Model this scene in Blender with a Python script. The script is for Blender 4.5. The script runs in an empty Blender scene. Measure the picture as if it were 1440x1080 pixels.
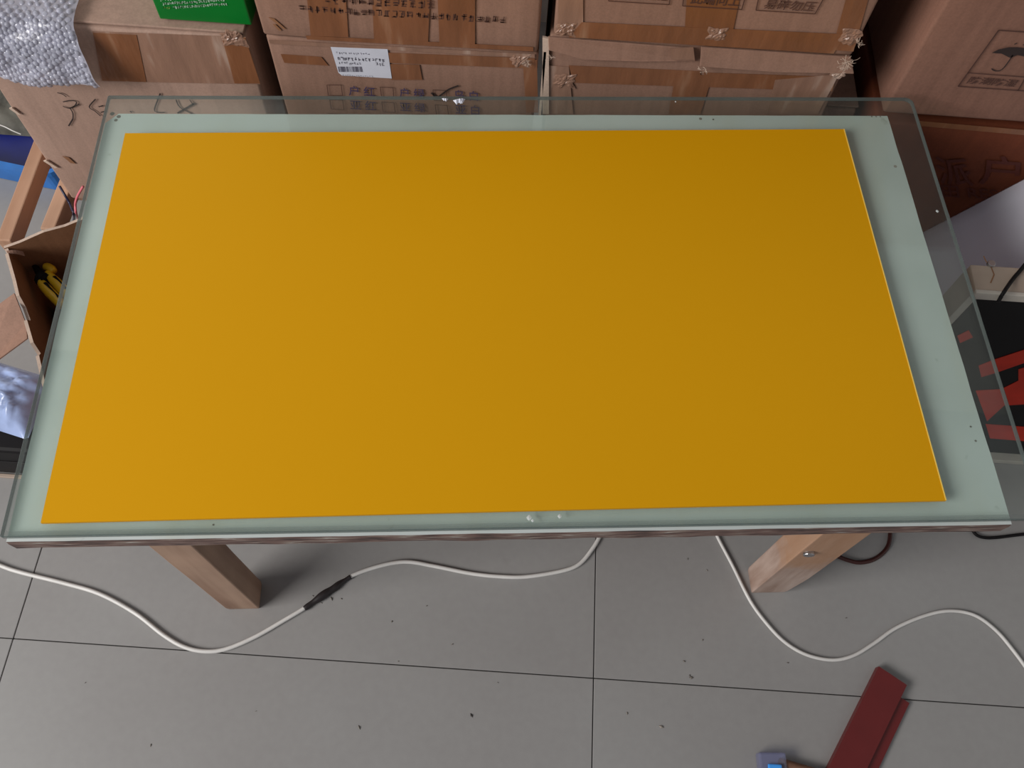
import bpy, bmesh, math, random
from mathutils import Vector, Matrix, noise as mnoise

random.seed(7)
SC = bpy.context.scene
COL = SC.collection

# ------------------------------------------------------------------ camera
F_PX, PITCH, ROLL, CAM_H = 1210.2, 1.1050266, 0.06812452, 1.235
_f = Vector((0, math.cos(PITCH), -math.sin(PITCH)))
_r0 = Vector((1, 0, 0)); _u0 = _r0.cross(_f)
CR = _r0 * math.cos(ROLL) + _u0 * math.sin(ROLL)
CU = -_r0 * math.sin(ROLL) + _u0 * math.cos(ROLL)
CB = -_f
cam_d = bpy.data.cameras.new('camera')
cam = bpy.data.objects.new('camera', cam_d); COL.objects.link(cam)
cam_d.sensor_fit = 'HORIZONTAL'; cam_d.sensor_width = 36; cam_d.lens = F_PX / 1440 * 36
cam_d.clip_start = 0.02
mw = Matrix.Identity(4)
for i in range(3):
    mw[i][0], mw[i][1], mw[i][2] = CR[i], CU[i], CB[i]
mw[2][3] = CAM_H
cam.matrix_world = mw
SC.camera = cam

# ------------------------------------------------------------------ world, light, exposure
w = bpy.data.worlds.new('world'); SC.world = w; w.use_nodes = True
bg = w.node_tree.nodes['Background']
bg.inputs[0].default_value = (0.86, 0.92, 1.0, 1); bg.inputs[1].default_value = 0.22

def area(name, loc, target, sx, sy, power, color):
    d = bpy.data.lights.new(name, 'AREA'); d.shape = 'RECTANGLE'; d.size = sx; d.size_y = sy
    d.energy = power; d.color = color
    o = bpy.data.objects.new(name, d); COL.objects.link(o); o.location = loc
    o.rotation_euler = (Vector(target) - Vector(loc)).to_track_quat('-Z', 'Y').to_euler()
    return o
area('window_daylight', (-2.8, -1.2, 2.25), (0.05, 0.5, 0.3), 1.9, 1.4, 138, (1.0, 0.97, 0.93))

SC.view_settings.view_transform = 'Standard'; SC.view_settings.look = 'None'
SC.view_settings.gamma = 1; SC.view_settings.use_curve_mapping = False
SC.view_settings.exposure = -0.1

# ------------------------------------------------------------------ measuring helpers (pixel of the photo -> point on a plane of the room)
def _ray(u, v):
    return CR * ((u - 720) / F_PX) + CU * (-(v - 540) / F_PX) - CB
def at_z(u, v, z=0.0):
    d = _ray(u, v); t = (z - CAM_H) / d.z
    return Vector((d.x * t, d.y * t, z))
def at_y(u, v, y):
    d = _ray(u, v); t = y / d.y
    return Vector((d.x * t, y, CAM_H + d.z * t))

# ------------------------------------------------------------------ materials
def nodes(name):
    m = bpy.data.materials.new(name); m.use_nodes = True
    nt = m.node_tree; b = nt.nodes['Principled BSDF']
    return m, nt, b
def L(nt, a, b): nt.links.new(a, b)
def ramp(nt, fac, stops):
    r = nt.nodes.new('ShaderNodeValToRGB'); e = r.color_ramp.elements
    while len(e) < len(stops): e.new(0.5)
    for k, (p, c) in enumerate(stops):
        e[k].position = p; e[k].color = (*c, 1) if len(c) == 3 else c
    L(nt, fac, r.inputs[0]); return r.outputs[0]
def tex(nt, kind, scale, detail=4, coord='Object', stretch=None, **kw):
    tc = nt.nodes.new('ShaderNodeTexCoord'); out = tc.outputs[coord]
    if stretch:
        mp = nt.nodes.new('ShaderNodeMapping'); mp.inputs['Scale'].default_value = stretch
        L(nt, out, mp.inputs[0]); out = mp.outputs[0]
    t = nt.nodes.new('ShaderNodeTex' + kind); t.inputs['Scale'].default_value = scale
    if 'Detail' in t.inputs: t.inputs['Detail'].default_value = detail
    for k, v in kw.items(): t.inputs[k].default_value = v
    L(nt, out, t.inputs['Vector']); return t
def mix(nt, fac, a, b, mode='MIX'):
    n = nt.nodes.new('ShaderNodeMix'); n.data_type = 'RGBA'; n.blend_type = mode
    for s, v in ((0, fac), (6, a), (7, b)):
        if hasattr(v, 'is_linked') or hasattr(v, 'links'): L(nt, v, n.inputs[s])
        else: n.inputs[s].default_value = v if s == 0 else (*v, 1)
    return n.outputs[2]
def bump(nt, b, h, strength=0.3, dist=0.002):
    n = nt.nodes.new('ShaderNodeBump'); n.inputs['Strength'].default_value = strength
    n.inputs['Distance'].default_value = dist
    L(nt, h, n.inputs['Height']); L(nt, n.outputs[0], b.inputs['Normal'])
def plain(name, col, rough=0.5, metal=0.0, var=0.12, scale=30, spec=0.5):
    m, nt, b = nodes(name)
    t = tex(nt, 'Noise', scale)
    c = ramp(nt, t.outputs[0], [(0.3, [x * (1 - var) for x in col]), (0.7, [min(1, x * (1 + var)) for x in col])])
    L(nt, c, b.inputs['Base Color'])
    b.inputs['Roughness'].default_value = rough; b.inputs['Metallic'].default_value = metal
    b.inputs['Specular IOR Level'].default_value = spec
    return m
def cardboard(name, col, dark=0.75):
    m, nt, b = nodes(name)
    n1 = tex(nt, 'Noise', 6, 6)
    c = ramp(nt, n1.outputs[0], [(0.3, [x * dark for x in col]), (0.65, col), (0.85, [x * 1.12 for x in col])])
    st = tex(nt, 'Noise', 14, 3, stretch=(9, 9, 0.6))             # upright fluting and streaks
    c = mix(nt, 0.35, c, ramp(nt, st.outputs[0], [(0.35, [x * 0.72 for x in col]), (0.65, [x * 1.15 for x in col])]))
    f = tex(nt, 'Noise', 420, 2)
    c = mix(nt, 0.25, c, ramp(nt, f.outputs[0], [(0.3, [x * 0.7 for x in col]), (0.7, [x * 1.2 for x in col])]))
    L(nt, c, b.inputs['Base Color']); b.inputs['Roughness'].default_value = 0.72
    b.inputs['Specular IOR Level'].default_value = 0.25
    n2 = tex(nt, 'Noise', 10, 5); bump(nt, b, n2.outputs[0], 0.35, 0.006)
    return m
def tape_mat(name, col, pale):
    m, nt, b = nodes(name)
    n1 = tex(nt, 'Noise', 10, 4, stretch=(5, 5, 0.7))
    c = ramp(nt, n1.outputs[0], [(0.35, [x * 0.8 for x in col]), (0.6, col), (0.78, pale)])
    L(nt, c, b.inputs['Base Color']); b.inputs['Roughness'].default_value = 0.3
    n2 = tex(nt, 'Noise', 16, 5, stretch=(3, 3, 1)); bump(nt, b, n2.outputs[0], 0.4, 0.004)
    return m
def wood(name, col, dark, rough=0.6, stretch=(14, 14, 1), scale=3):
    m, nt, b = nodes(name)
    n1 = tex(nt, 'Noise', scale, 8, stretch=stretch)
    c = ramp(nt, n1.outputs[0], [(0.3, dark), (0.6, col), (0.8, [min(1, x * 1.2) for x in col])])
    n3 = tex(nt, 'Noise', 9, 3)
    c = mix(nt, 0.3, c, ramp(nt, n3.outputs[0], [(0.35, [x * 0.6 for x in col]), (0.65, [min(1, x * 1.2) for x in col])]))
    L(nt, c, b.inputs['Base Color']); b.inputs['Roughness'].default_value = rough
    bump(nt, b, n1.outputs[0], 0.25, 0.002)
    return m

M = {}
M['card'] = cardboard('cardboard', (0.315, 0.18, 0.13))
M['card_pale'] = cardboard('pale_cardboard', (0.42, 0.275, 0.215))
M['card_dark'] = cardboard('brown_cardboard', (0.275, 0.14, 0.10))
M['card_red'] = cardboard('reddish_cardboard', (0.17, 0.042, 0.018))
M['card_in'] = cardboard('inner_cardboard', (0.30, 0.145, 0.075))
M['torn'] = cardboard('torn_paper', (0.62, 0.47, 0.38))
M['tape'] = tape_mat('brown_tape', (0.245, 0.098, 0.044), (0.36, 0.20, 0.12))
M['tape_clear'] = tape_mat('shiny_tape', (0.32, 0.18, 0.125), (0.52, 0.39, 0.32))
M['ink'] = plain('printing_ink', (0.085, 0.036, 0.026), 0.7)
M['ink_blue'] = plain('blue_ink', (0.06, 0.04, 0.10), 0.7)
M['ink_dark'] = plain('marker_ink', (0.03, 0.018, 0.016), 0.6)
M['ink_grey'] = plain('grey_label_ink', (0.13, 0.12, 0.16), 0.7)
M['ink_red'] = plain('red_brown_ink', (0.10, 0.016, 0.008), 0.7)
M['paper'] = plain('label_paper', (0.66, 0.67, 0.76), 0.5, var=0.06)
M['green'] = plain('green_print', (0.0, 0.17, 0.02), 0.35, var=0.05)
M['white_ink'] = plain('pale_ink', (0.45, 0.62, 0.48), 0.5)
M['lime_ink'] = plain('lime_ink', (0.22, 0.55, 0.10), 0.5)
M['yellow'] = plain('yellow_acrylic', (0.70, 0.335, 0.002), 0.5, var=0.012, scale=3, spec=0.12)
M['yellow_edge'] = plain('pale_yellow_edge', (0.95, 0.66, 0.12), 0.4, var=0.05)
M['red_metal'] = plain('red_painted_metal', (0.135, 0.012, 0.012), 0.42, var=0.05)
M['cable_white'] = plain('white_cable', (0.70, 0.68, 0.66), 0.4, var=0.08)
M['black'] = plain('black_plastic', (0.007, 0.006, 0.007), 0.6, spec=0.2)
M['tape_black'] = plain('black_insulating_tape', (0.018, 0.013, 0.014), 0.45)
M['cable_red'] = plain('dark_red_cable', (0.045, 0.010, 0.008), 0.45)
M['wire_pink'] = plain('pink_wire', (0.75, 0.18, 0.22), 0.4)
M['wire_navy'] = plain('navy_wire', (0.02, 0.02, 0.06), 0.4)
M['blue'] = plain('blue_plastic', (0.02, 0.17, 0.55), 0.35)
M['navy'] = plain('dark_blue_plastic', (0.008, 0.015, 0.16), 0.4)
M['bright_blue'] = plain('bright_blue_plastic', (0.06, 0.34, 0.95), 0.3)
M['grip'] = plain('yellow_grip', (0.80, 0.50, 0.02), 0.4)
M['red_print'] = plain('red_print', (0.60, 0.034, 0.015), 0.6, spec=0.25)
M['beige'] = plain('beige_board', (0.40, 0.31, 0.25), 0.6, var=0.2, scale=12)
M['beige_edge'] = plain('pale_board_edge', (0.50, 0.45, 0.40), 0.6)
M['foam'] = plain('lavender_white_foam', (0.86, 0.83, 0.95), 0.75, var=0.06, scale=6)
M['steel'] = plain('steel', (0.5, 0.5, 0.52), 0.3, 1.0)
M['dust'] = plain('dust_and_chips', (0.20, 0.18, 0.16), 0.9, var=0.8, scale=60)
M['wall'] = plain('wall_paint', (0.70, 0.69, 0.66), 0.9, var=0.03)
M['grout'] = plain('grout', (0.09, 0.085, 0.08), 0.9)
M['cloth'] = plain('dark_cloth', (0.012, 0.007, 0.012), 0.9)
M['rag'] = plain('grey_green_cloth', (0.13, 0.125, 0.105), 0.9, var=0.6, scale=25)
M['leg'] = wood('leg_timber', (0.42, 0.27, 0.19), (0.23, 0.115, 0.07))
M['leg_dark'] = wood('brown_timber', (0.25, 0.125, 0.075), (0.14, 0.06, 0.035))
M['rail'] = wood('rack_timber', (0.54, 0.32, 0.21), (0.38, 0.19, 0.11), stretch=(14, 1, 14))
m, nt, b = nodes('rough_board_edge'); M['edge'] = m
t = tex(nt, 'Noise', 9, 6, stretch=(4, 6, 30)); c = ramp(nt, t.outputs[0], [(0.32, (0.045, 0.032, 0.030)), (0.50, (0.17, 0.10, 0.085)), (0.64, (0.26, 0.20, 0.17)), (0.74, (0.55, 0.54, 0.50))])
L(nt, c, b.inputs['Base Color']); b.inputs['Roughness'].default_value = 0.75; bump(nt, b, t.outputs[0], 0.5, 0.002)
# weathered right leg: grey-pink timber with dark spots, fresh orange wood higher up
m, nt, b = nodes('weathered_leg_timber'); M['leg_pale'] = m
t = tex(nt, 'Noise', 6, 6, stretch=(10, 10, 1.5)); c = ramp(nt, t.outputs[0], [(0.3, (0.34, 0.22, 0.17)), (0.6, (0.50, 0.37, 0.31)), (0.8, (0.60, 0.48, 0.42))])
tc = nt.nodes.new('ShaderNodeTexCoord'); sx = nt.nodes.new('ShaderNodeSeparateXYZ'); L(nt, tc.outputs['Object'], sx.inputs[0])
n2 = tex(nt, 'Noise', 30, 3); ad = nt.nodes.new('ShaderNodeMath'); ad.operation = 'MULTIPLY_ADD'; ad.inputs[1].default_value = 0.12; L(nt, n2.outputs[0], ad.inputs[0]); L(nt, sx.outputs['Z'], ad.inputs[2])
c = mix(nt, ramp(nt, ad.outputs[0], [(0.19, (0, 0, 0)), (0.24, (0.75, 0.75, 0.75))]), c, (0.44, 0.235, 0.125))
v = tex(nt, 'Voronoi', 55); c = mix(nt, ramp(nt, v.outputs['Distance'], [(0.10, (0.8, 0.8, 0.8)), (0.2, (0, 0, 0))]), c, (0.16, 0.09, 0.07))
L(nt, c, b.inputs['Base Color']); b.inputs['Roughness'].default_value = 0.7; bump(nt, b, t.outputs[0], 0.4, 0.002)

# tile: glazed porcelain, faint mottling
m, nt, b = nodes('porcelain_tile'); M['tile'] = m
t = tex(nt, 'Noise', 2.2, 4); c = ramp(nt, t.outputs[0], [(0.35, (0.285, 0.272, 0.268)), (0.65, (0.325, 0.318, 0.315))])
t2 = tex(nt, 'Noise', 90, 2); c = mix(nt, 0.12, c, ramp(nt, t2.outputs[0], [(0.3, (0.25, 0.24, 0.235)), (0.7, (0.37, 0.36, 0.355))]))
t3 = tex(nt, 'Noise', 14, 5); c = mix(nt, ramp(nt, t3.outputs[0], [(0.68, (0, 0, 0)), (0.8, (0.35, 0.35, 0.35))]), c, (0.21, 0.19, 0.175))
L(nt, c, b.inputs['Base Color']); b.inputs['Roughness'].default_value = 0.32; b.inputs['Specular IOR Level'].default_value = 0.4

# table paint: pale green, worn, with yellowish smears
m, nt, b = nodes('pale_green_paint'); M['paint'] = m
t = tex(nt, 'Noise', 7, 5); c = ramp(nt, t.outputs[0], [(0.35, (0.555, 0.60, 0.59)), (0.65, (0.64, 0.685, 0.68))])
t2 = tex(nt, 'Noise', 5, 4, stretch=(3, 0.7, 1)); c = mix(nt, ramp(nt, t2.outputs[0], [(0.55, (0, 0, 0)), (0.75, (0.5, 0.5, 0.5))]), c, (0.56, 0.565, 0.48))
t3 = tex(nt, 'Noise', 45, 4); c = mix(nt, ramp(nt, t3.outputs[0], [(0.70, (0, 0, 0)), (0.78, (0.6, 0.6, 0.6))]), c, (0.30, 0.32, 0.28))
L(nt, c, b.inputs['Base Color']); b.inputs['Roughness'].default_value = 0.5

def glass_mat(name, tint, body, body_fac, rough=0.02):
    m = bpy.data.materials.new(name); m.use_nodes = True; nt = m.node_tree
    for n in list(nt.nodes): nt.nodes.remove(n)
    o = nt.nodes.new('ShaderNodeOutputMaterial')
    tr = nt.nodes.new('ShaderNodeBsdfTransparent'); tr.inputs[0].default_value = (*tint, 1)
    df = nt.nodes.new('ShaderNodeBsdfDiffuse')
    sm = tex(nt, 'Noise', 20, 4)
    L(nt, ramp(nt, sm.outputs[0], [(0.3, [x * 0.8 for x in body]), (0.7, body)]), df.inputs[0])
    m1 = nt.nodes.new('ShaderNodeMixShader'); m1.inputs[0].default_value = body_fac
    L(nt, tr.outputs[0], m1.inputs[1]); L(nt, df.outputs[0], m1.inputs[2])
    gl = nt.nodes.new('ShaderNodeBsdfGlossy'); gl.inputs['Roughness'].default_value = rough
    fr = nt.nodes.new('ShaderNodeFresnel'); fr.inputs[0].default_value = 1.45
    m2 = nt.nodes.new('ShaderNodeMixShader')
    ge = nt.nodes.new('ShaderNodeNewGeometry'); mu = nt.nodes.new('ShaderNodeMath'); mu.operation = 'MULTIPLY_ADD'; mu.use_clamp = True   # no internal reflection at the exit face
    mu.inputs[1].default_value = -1.0; L(nt, ge.outputs['Backfacing'], mu.inputs[0]); L(nt, fr.outputs[0], mu.inputs[2])
    L(nt, mu.outputs[0], m2.inputs[0]); L(nt, m1.outputs[0], m2.inputs[1]); L(nt, gl.outputs[0], m2.inputs[2])
    L(nt, m2.outputs[0], o.inputs[0]); return m
M['glass'] = glass_mat('dusty_sheet_glass', (0.93, 0.965, 0.945), (0.35, 0.37, 0.35), 0.045)
M['glass_edge'] = glass_mat('ground_glass_edge', (0.55, 0.62, 0.60), (0.13, 0.16, 0.155), 0.62, 0.15)
M['glass_rim'] = glass_mat('painted_glass_reflection', (0.80, 0.84, 0.82), (0.30, 0.33, 0.32), 0.22, 0.10)  # greyish body colour imitates the inner reflection along the glass edge
M['clear_plastic'] = glass_mat('clear_plastic', (0.75, 0.78, 0.92), (0.45, 0.45, 0.62), 0.30, 0.08)
m, nt, b = nodes('bubble_film'); M['bubble'] = m
t = tex(nt, 'Noise', 60, 3); c = ramp(nt, t.outputs[0], [(0.3, (0.40, 0.41, 0.50)), (0.7, (0.62, 0.63, 0.76))])
L(nt, c, b.inputs['Base Color']); b.inputs['Roughness'].default_value = 0.12; b.inputs['Alpha'].default_value = 0.60
b.inputs['Specular IOR Level'].default_value = 0.8
M['bag'] = plain('milky_plastic_bag', (0.36, 0.45, 0.72), 0.2, var=0.35, scale=18)

# ------------------------------------------------------------------ mesh helpers
class MB:
    def __init__(s): s.v = []; s.f = []; s.m = []
    def add(s, vs, fs, mi=0):
        o = len(s.v); s.v += [Vector(x) for x in vs]
        for f in fs: s.f.append([o + i for i in f]); s.m.append(mi)
    def box(s, c, size, rz=0.0, mi=0, rx=0.0):
        R = Matrix.Rotation(rz, 3, 'Z') @ Matrix.Rotation(rx, 3, 'X'); c = Vector(c); hx, hy, hz = (k / 2 for k in size)
        p = [c + R @ Vector((x * hx, y * hy, z * hz)) for z in (-1, 1) for y in (-1, 1) for x in (-1, 1)]
        s.add(p, [(0, 2, 3, 1), (4, 5, 7, 6), (0, 1, 5, 4), (2, 6, 7, 3), (0, 4, 6, 2), (1, 3, 7, 5)], mi)
    def plate(s, pts, n, th, mi=0):
        n = Vector(n); p = [Vector(q) for q in pts]; k = len(p)
        area_n = sum(((p[i] - p[0]).cross(p[(i + 1) % k] - p[0]) for i in range(k)), Vector())
        if area_n.dot(n) < 0: p.reverse()
        s.add(p + [q + n * th for q in p],
              [tuple(range(k - 1, -1, -1)), tuple(range(k, 2 * k))] + [(i, (i + 1) % k, k + (i + 1) % k, k + i) for i in range(k)], mi)
    def tube(s, pts, r, sides=10, mi=0, smooth=6, taper=None):
        P = [Vector(q) for q in pts]
        if smooth and len(P) > 2: P = spline(P, smooth)
        n = len(P); up = Vector((0, 0, 1)); rings = []
        for i, q in enumerate(P):
            t = (P[min(i + 1, n - 1)] - P[max(i - 1, 0)]).normalized()
            a = t.cross(up); a = a.normalized() if a.length > 1e-4 else Vector((1, 0, 0)); bb = a.cross(t)
            rr = r if taper is None else r * taper(i / (n - 1))
            rings.append([q + (a * math.cos(2 * math.pi * k / sides) + bb * math.sin(2 * math.pi * k / sides)) * rr for k in range(sides)])
        vs = [x for R_ in rings for x in R_]; fs = []
        for i in range(n - 1):
            for k in range(sides):
                fs.append((i * sides + k, i * sides + (k + 1) % sides, (i + 1) * sides + (k + 1) % sides, (i + 1) * sides + k))
        fs.append(tuple(range(sides - 1, -1, -1))); fs.append(tuple((n - 1) * sides + k for k in range(sides)))
        s.add(vs, fs, mi)
    def ribbon(s, pts, width, n, mi=0):
        n = Vector(n); P = [Vector(q) for q in pts]; out = []
        for i, q in enumerate(P):
            t = (P[min(i + 1, len(P) - 1)] - P[max(i - 1, 0)]).normalized(); a = n.cross(t) * width / 2
            out += [q + a, q - a]
        s.add(out, [(2 * i, 2 * i + 1, 2 * i + 3, 2 * i + 2) for i in range(len(P) - 1)], mi)
    def build(s, name, mats, parent=None, bevel=0.0, smooth=False, seg=2):
        me = bpy.data.meshes.new(name); me.from_pydata([tuple(v) for v in s.v], [], s.f)
        for mt in (mats if isinstance(mats, (list, tuple)) else [mats]): me.materials.append(mt)
        for p, mi in zip(me.polygons, s.m): p.material_index = mi; p.use_smooth = smooth
        bm = bmesh.new(); bm.from_mesh(me); bmesh.ops.recalc_face_normals(bm, faces=bm.faces)
        if bevel: bmesh.ops.bevel(bm, geom=bm.edges[:], offset=bevel, segments=seg, affect='EDGES', profile=0.5)
        bm.to_mesh(me); bm.free()
        return link(name, me, parent)
def link(name, me, parent=None):
    o = bpy.data.objects.new(name, me); COL.objects.link(o)
    if parent is not None:
        o.parent = parent
        top = parent
        chain = []
        while top is not None: chain.append(top); top = top.parent
        inv = Matrix.Identity(4)
        for q in reversed(chain): inv = inv @ q.matrix_basis
        o.matrix_basis = inv.inverted()
    return o
def spline(P, k):
    out = []
    for i in range(len(P) - 1):
        a, b_, c, d = P[max(i - 1, 0)], P[i], P[i + 1], P[min(i + 2, len(P) - 1)]
        for j in range(k):
            t = j / k
            out.append(0.5 * ((2 * b_) + (c - a) * t + (2 * a - 5 * b_ + 4 * c - d) * t * t + (3 * b_ - a - 3 * c + d) * t ** 3))
    out.append(P[-1]); return out
def thing(name, label, cat, loc=(0, 0, 0), rz=0.0, group=None):
    o = bpy.data.objects.new(name, None); COL.objects.link(o); o.empty_display_size = 0.05
    o.location = loc; o.rotation_euler = (0, 0, rz); tag(o, label, cat, group); return o
def tag(o, label, cat, group=None):
    o['label'] = label; o['category'] = cat
    if group: o['group'] = group
    return o
def struct(o): o['kind'] = 'structure'; return o

def text_mesh(name, body, TL, TR, BL, off, mat, parent, shear=0.0):
    """body fitted to the parallelogram TL-TR-BL, lifted by off"""
    c = bpy.data.curves.new(name, 'FONT'); c.body = body; c.resolution_u = 3; c.offset = 0.012
    o = bpy.data.objects.new(name, c); COL.objects.link(o)
    dg = bpy.context.evaluated_depsgraph_get()
    me = bpy.data.meshes.new_from_object(o.evaluated_get(dg)); bpy.data.objects.remove(o); bpy.data.curves.remove(c)
    xs = [v.co.x for v in me.vertices]; ys = [v.co.y for v in me.vertices]
    x0, x1, y0, y1 = min(xs), max(xs), min(ys), max(ys); off = Vector(off)
    TL, TR, BL = Vector(TL), Vector(TR), Vector(BL)
    for v in me.vertices:
        a = (v.co.x - x0) / (x1 - x0); b_ = (y1 - v.co.y) / (y1 - y0)
        v.co = TL + (TR - TL) * a + (BL - TL) * b_ + off
    me.materials.clear(); me.materials.append(mat); me.name = name
    return link(name, me, parent)
def glyph_marks(mb, TL, TR, BL, n, off, mi=0, thick=0.12, strokes=4, gap=0.2):
    """a row of print too small to read: a few strokes in each character cell"""
    TL, TR, BL, off = Vector(TL), Vector(TR), Vector(BL), Vector(off); ex = (TR - TL) / n; ey = BL - TL
    nn = off.normalized()
    for i in range(n):
        o = TL + ex * i + off
        for k in range(strokes):
            if random.random() < 0.55:
                y = random.uniform(0.05, 0.95); x0 = random.uniform(0, 0.3); x1 = random.uniform(0.55, 1 - gap)
                a, b_ = o + ex * x0 + ey * y, o + ex * x1 + ey * y; wd = ey.length * thick
            else:
                x = random.uniform(0.08, 1 - gap); y0 = random.uniform(0, 0.3); y1 = random.uniform(0.6, 1)
                a, b_ = o + ex * x + ey * y0, o + ex * x + ey * y1; wd = ex.length * thick
            mb.ribbon([a, b_], wd, nn, mi)
NF = Vector((0, -1, 0))
def yp(pts, y): return [at_y(u, v, y) for u, v in pts]
_lift = [0]
def front_plate(name, px, y, th, mat, parent):
    _lift[0] = (_lift[0] + 1) % 7; y -= 0.00006 * _lift[0]
    mb = MB(); mb.plate(yp(px, y), NF, th); return mb.build(name, mat, parent)

# ------------------------------------------------------------------ setting
floor = struct(bpy.data.objects.new('floor', None)); COL.objects.link(floor)
g = MB(); g.box((0.1, -0.1, -0.012), (4.6, 3.3, 0.016)); g.build('grout_bed', M['grout'], floor)
GX, GY, TS, J = 0.1395, 0.1778, 0.80, 0.0013
tb = MB(); tb.box((0, 0, -0.005), (TS - J, TS - J, 0.010))
tile0 = tb.build('tile', M['tile'], floor, 0.0006, seg=1)
first = True
for i in range(-3, 3):
    for j in range(-2, 2):
        o = tile0 if first else tile0.copy()
        if not first: COL.objects.link(o)
        first = False
        o.location = (GX + (i + 0.5) * TS, GY + (j + 0.5) * TS, random.uniform(-0.0003, 0.0))
wb = MB(); wb.box((0.1, 1.50, 1.3), (4.6, 0.10, 2.64)); struct(wb.build('wall_back', M['wall']))
wb = MB(); wb.box((2.35, -0.1, 1.3), (0.10, 3.1, 2.64)); struct(wb.build('wall_right', M['wall']))

# ------------------------------------------------------------------ table
TA = math.radians(5.26); TC = Vector((-0.0022, 0.4716, 0))
table = thing('work_table', 'low wooden work table with worn pale green painted top and square timber legs', 'table', TC, TA)
ZT = 0.494
# board: not quite square, one back corner chipped; top painted, rim raw and ragged
bc_ = [Vector((-0.4280, 0.1863, 0)), Vector((0.4613, 0.2647, 0)), Vector((0.4143, 0.7538, 0)), Vector((-0.4738, 0.6766, 0))]
ring = []
for k, nseg in ((0, 70), (1, 36), (2, 70), (3, 36)):
    for i in range(nseg):
        if (k, i) in ((3, 0),): continue                         # the chipped corner
        ring.append(bc_[k].lerp(bc_[(k + 1) % 4], i / nseg))
bmid_ = sum(bc_, Vector()) / 4
def jag(p, grow, amt, z):
    d = (p - bmid_); n = mnoise.noise(Vector((p.x * 38, p.y * 38, z * 90)))
    q = p + d.normalized() * (grow + amt * n); return Vector((q.x, q.y, z))
K = len(ring); mb = MB()
vs = [jag(p, 0, 0.0006, ZT) for p in ring] + [jag(p, 0.0006, 0.0014, ZT - 0.006) for p in ring] + [jag(p, 0, 0.0012, ZT - 0.020) for p in ring]
mb.add(vs, [tuple(range(K))], 0)
mb.f += [(i, (i + 1) % K, K + (i + 1) % K, K + i) for i in range(K)] + [(K + i, K + (i + 1) % K, 2 * K + (i + 1) % K, 2 * K + i) for i in range(K)] + [tuple(range(3 * K - 1, 2 * K - 1, -1))]; mb.m += [1] * (2 * K + 1)
mb.build('tabletop', [M['paint'], M['edge']], table)
# legs: front-left at the photographed foot, front-right, two behind
def leg(cx, cy, sx, sy, mats, zt=0.474, chamfer=0.0):
    R = Matrix.Rotation(TA, 3, 'Z'); mb = MB(); c = Vector((cx, cy, 0))
    def q(x, y, z): return c + R @ Vector((x, y, z))
    hx, hy = sx / 2, sy / 2
    lv = [0.0, 0.012, 0.08, 0.16, 0.24, 0.32, 0.40, zt]; vs = []
    for z in lv:
        s = 0.94 if z == 0 else 1 + 0.012 * mnoise.noise(Vector((cx * 9, cy, z * 11)))
        vs += [q(-hx * s, -hy * s, z), q(hx * s - (chamfer if z < 0.05 else 0), -hy * s, z), q(hx * s, hy * s, z), q(-hx * s, hy * s, z)]
    mb.add(vs[:4], [(3, 2, 1, 0)]); mb.v = []; mb.f = []; mb.m = []
    fs = [(3, 2, 1, 0), tuple(4 * (len(lv) - 1) + k for k in range(4))]
    for i in range(len(lv) - 1):
        for k in range(4): fs.append((4 * i + k, 4 * i + (k + 1) % 4, 4 * i + 4 + (k + 1) % 4, 4 * i + 4 + k))
    mb.add(vs, fs)
    return mb.build('leg', mats, table, 0.0015)
R2 = Matrix.Rotation(TA, 3, 'Z')
fl = at_z(320, 858) + R2 @ Vector((0.0228, 0.0185, 0)); leg(fl.x, fl.y, 0.0456, 0.037, M['leg'])
fr_ = at_z(1055, 835) + R2 @ Vector((0.029, 0.018, 0)); rleg = leg(fr_.x, fr_.y, 0.058, 0.036, M['leg_pale'], chamfer=0.006)
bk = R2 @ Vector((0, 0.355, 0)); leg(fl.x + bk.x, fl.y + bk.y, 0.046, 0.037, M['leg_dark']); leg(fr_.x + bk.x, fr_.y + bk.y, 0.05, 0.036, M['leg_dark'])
mb = MB(); p = at_y(1137, 776, fr_.y - 0.019); mb.tube([p + Vector((0, 0.004, 0)), p + Vector((0, -0.005, 0))], 0.007, 12, smooth=0)
bo = mb.build('bolt', M['steel'], rleg, 0.001)
# aprons between the legs, under the board
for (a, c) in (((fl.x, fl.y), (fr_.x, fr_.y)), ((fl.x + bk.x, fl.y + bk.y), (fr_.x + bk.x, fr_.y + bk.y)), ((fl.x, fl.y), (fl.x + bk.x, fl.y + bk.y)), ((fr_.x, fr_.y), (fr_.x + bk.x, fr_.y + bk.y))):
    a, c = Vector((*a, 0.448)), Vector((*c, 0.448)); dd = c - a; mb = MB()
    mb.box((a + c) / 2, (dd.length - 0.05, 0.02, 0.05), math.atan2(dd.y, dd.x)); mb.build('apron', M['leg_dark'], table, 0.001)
# specks, dents and drips that sit on the painted top / glass
sp = MB()
for (u, v, s) in ((985, 167, 3.2), (1003, 168, 2.0), (1226, 164, 1.6), (1232, 164, 1.6), (1238, 164, 1.6), (1259, 234, 3.4), (167, 164, 4), (158, 160, 4.5), (163, 169, 3.5), (1365, 600, 1.8), (1372, 620, 2), (300, 738, 1.6)):
    p = at_z(u, v, ZT + 0.0001); r = s * 0.0006
    sp.tube([p, p + Vector((0, 0, 0.0001))], r, 7, smooth=0)
s_ = sp.build('dirt_specks', M['dust'], table); s_['kind'] = 'stuff'

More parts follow.
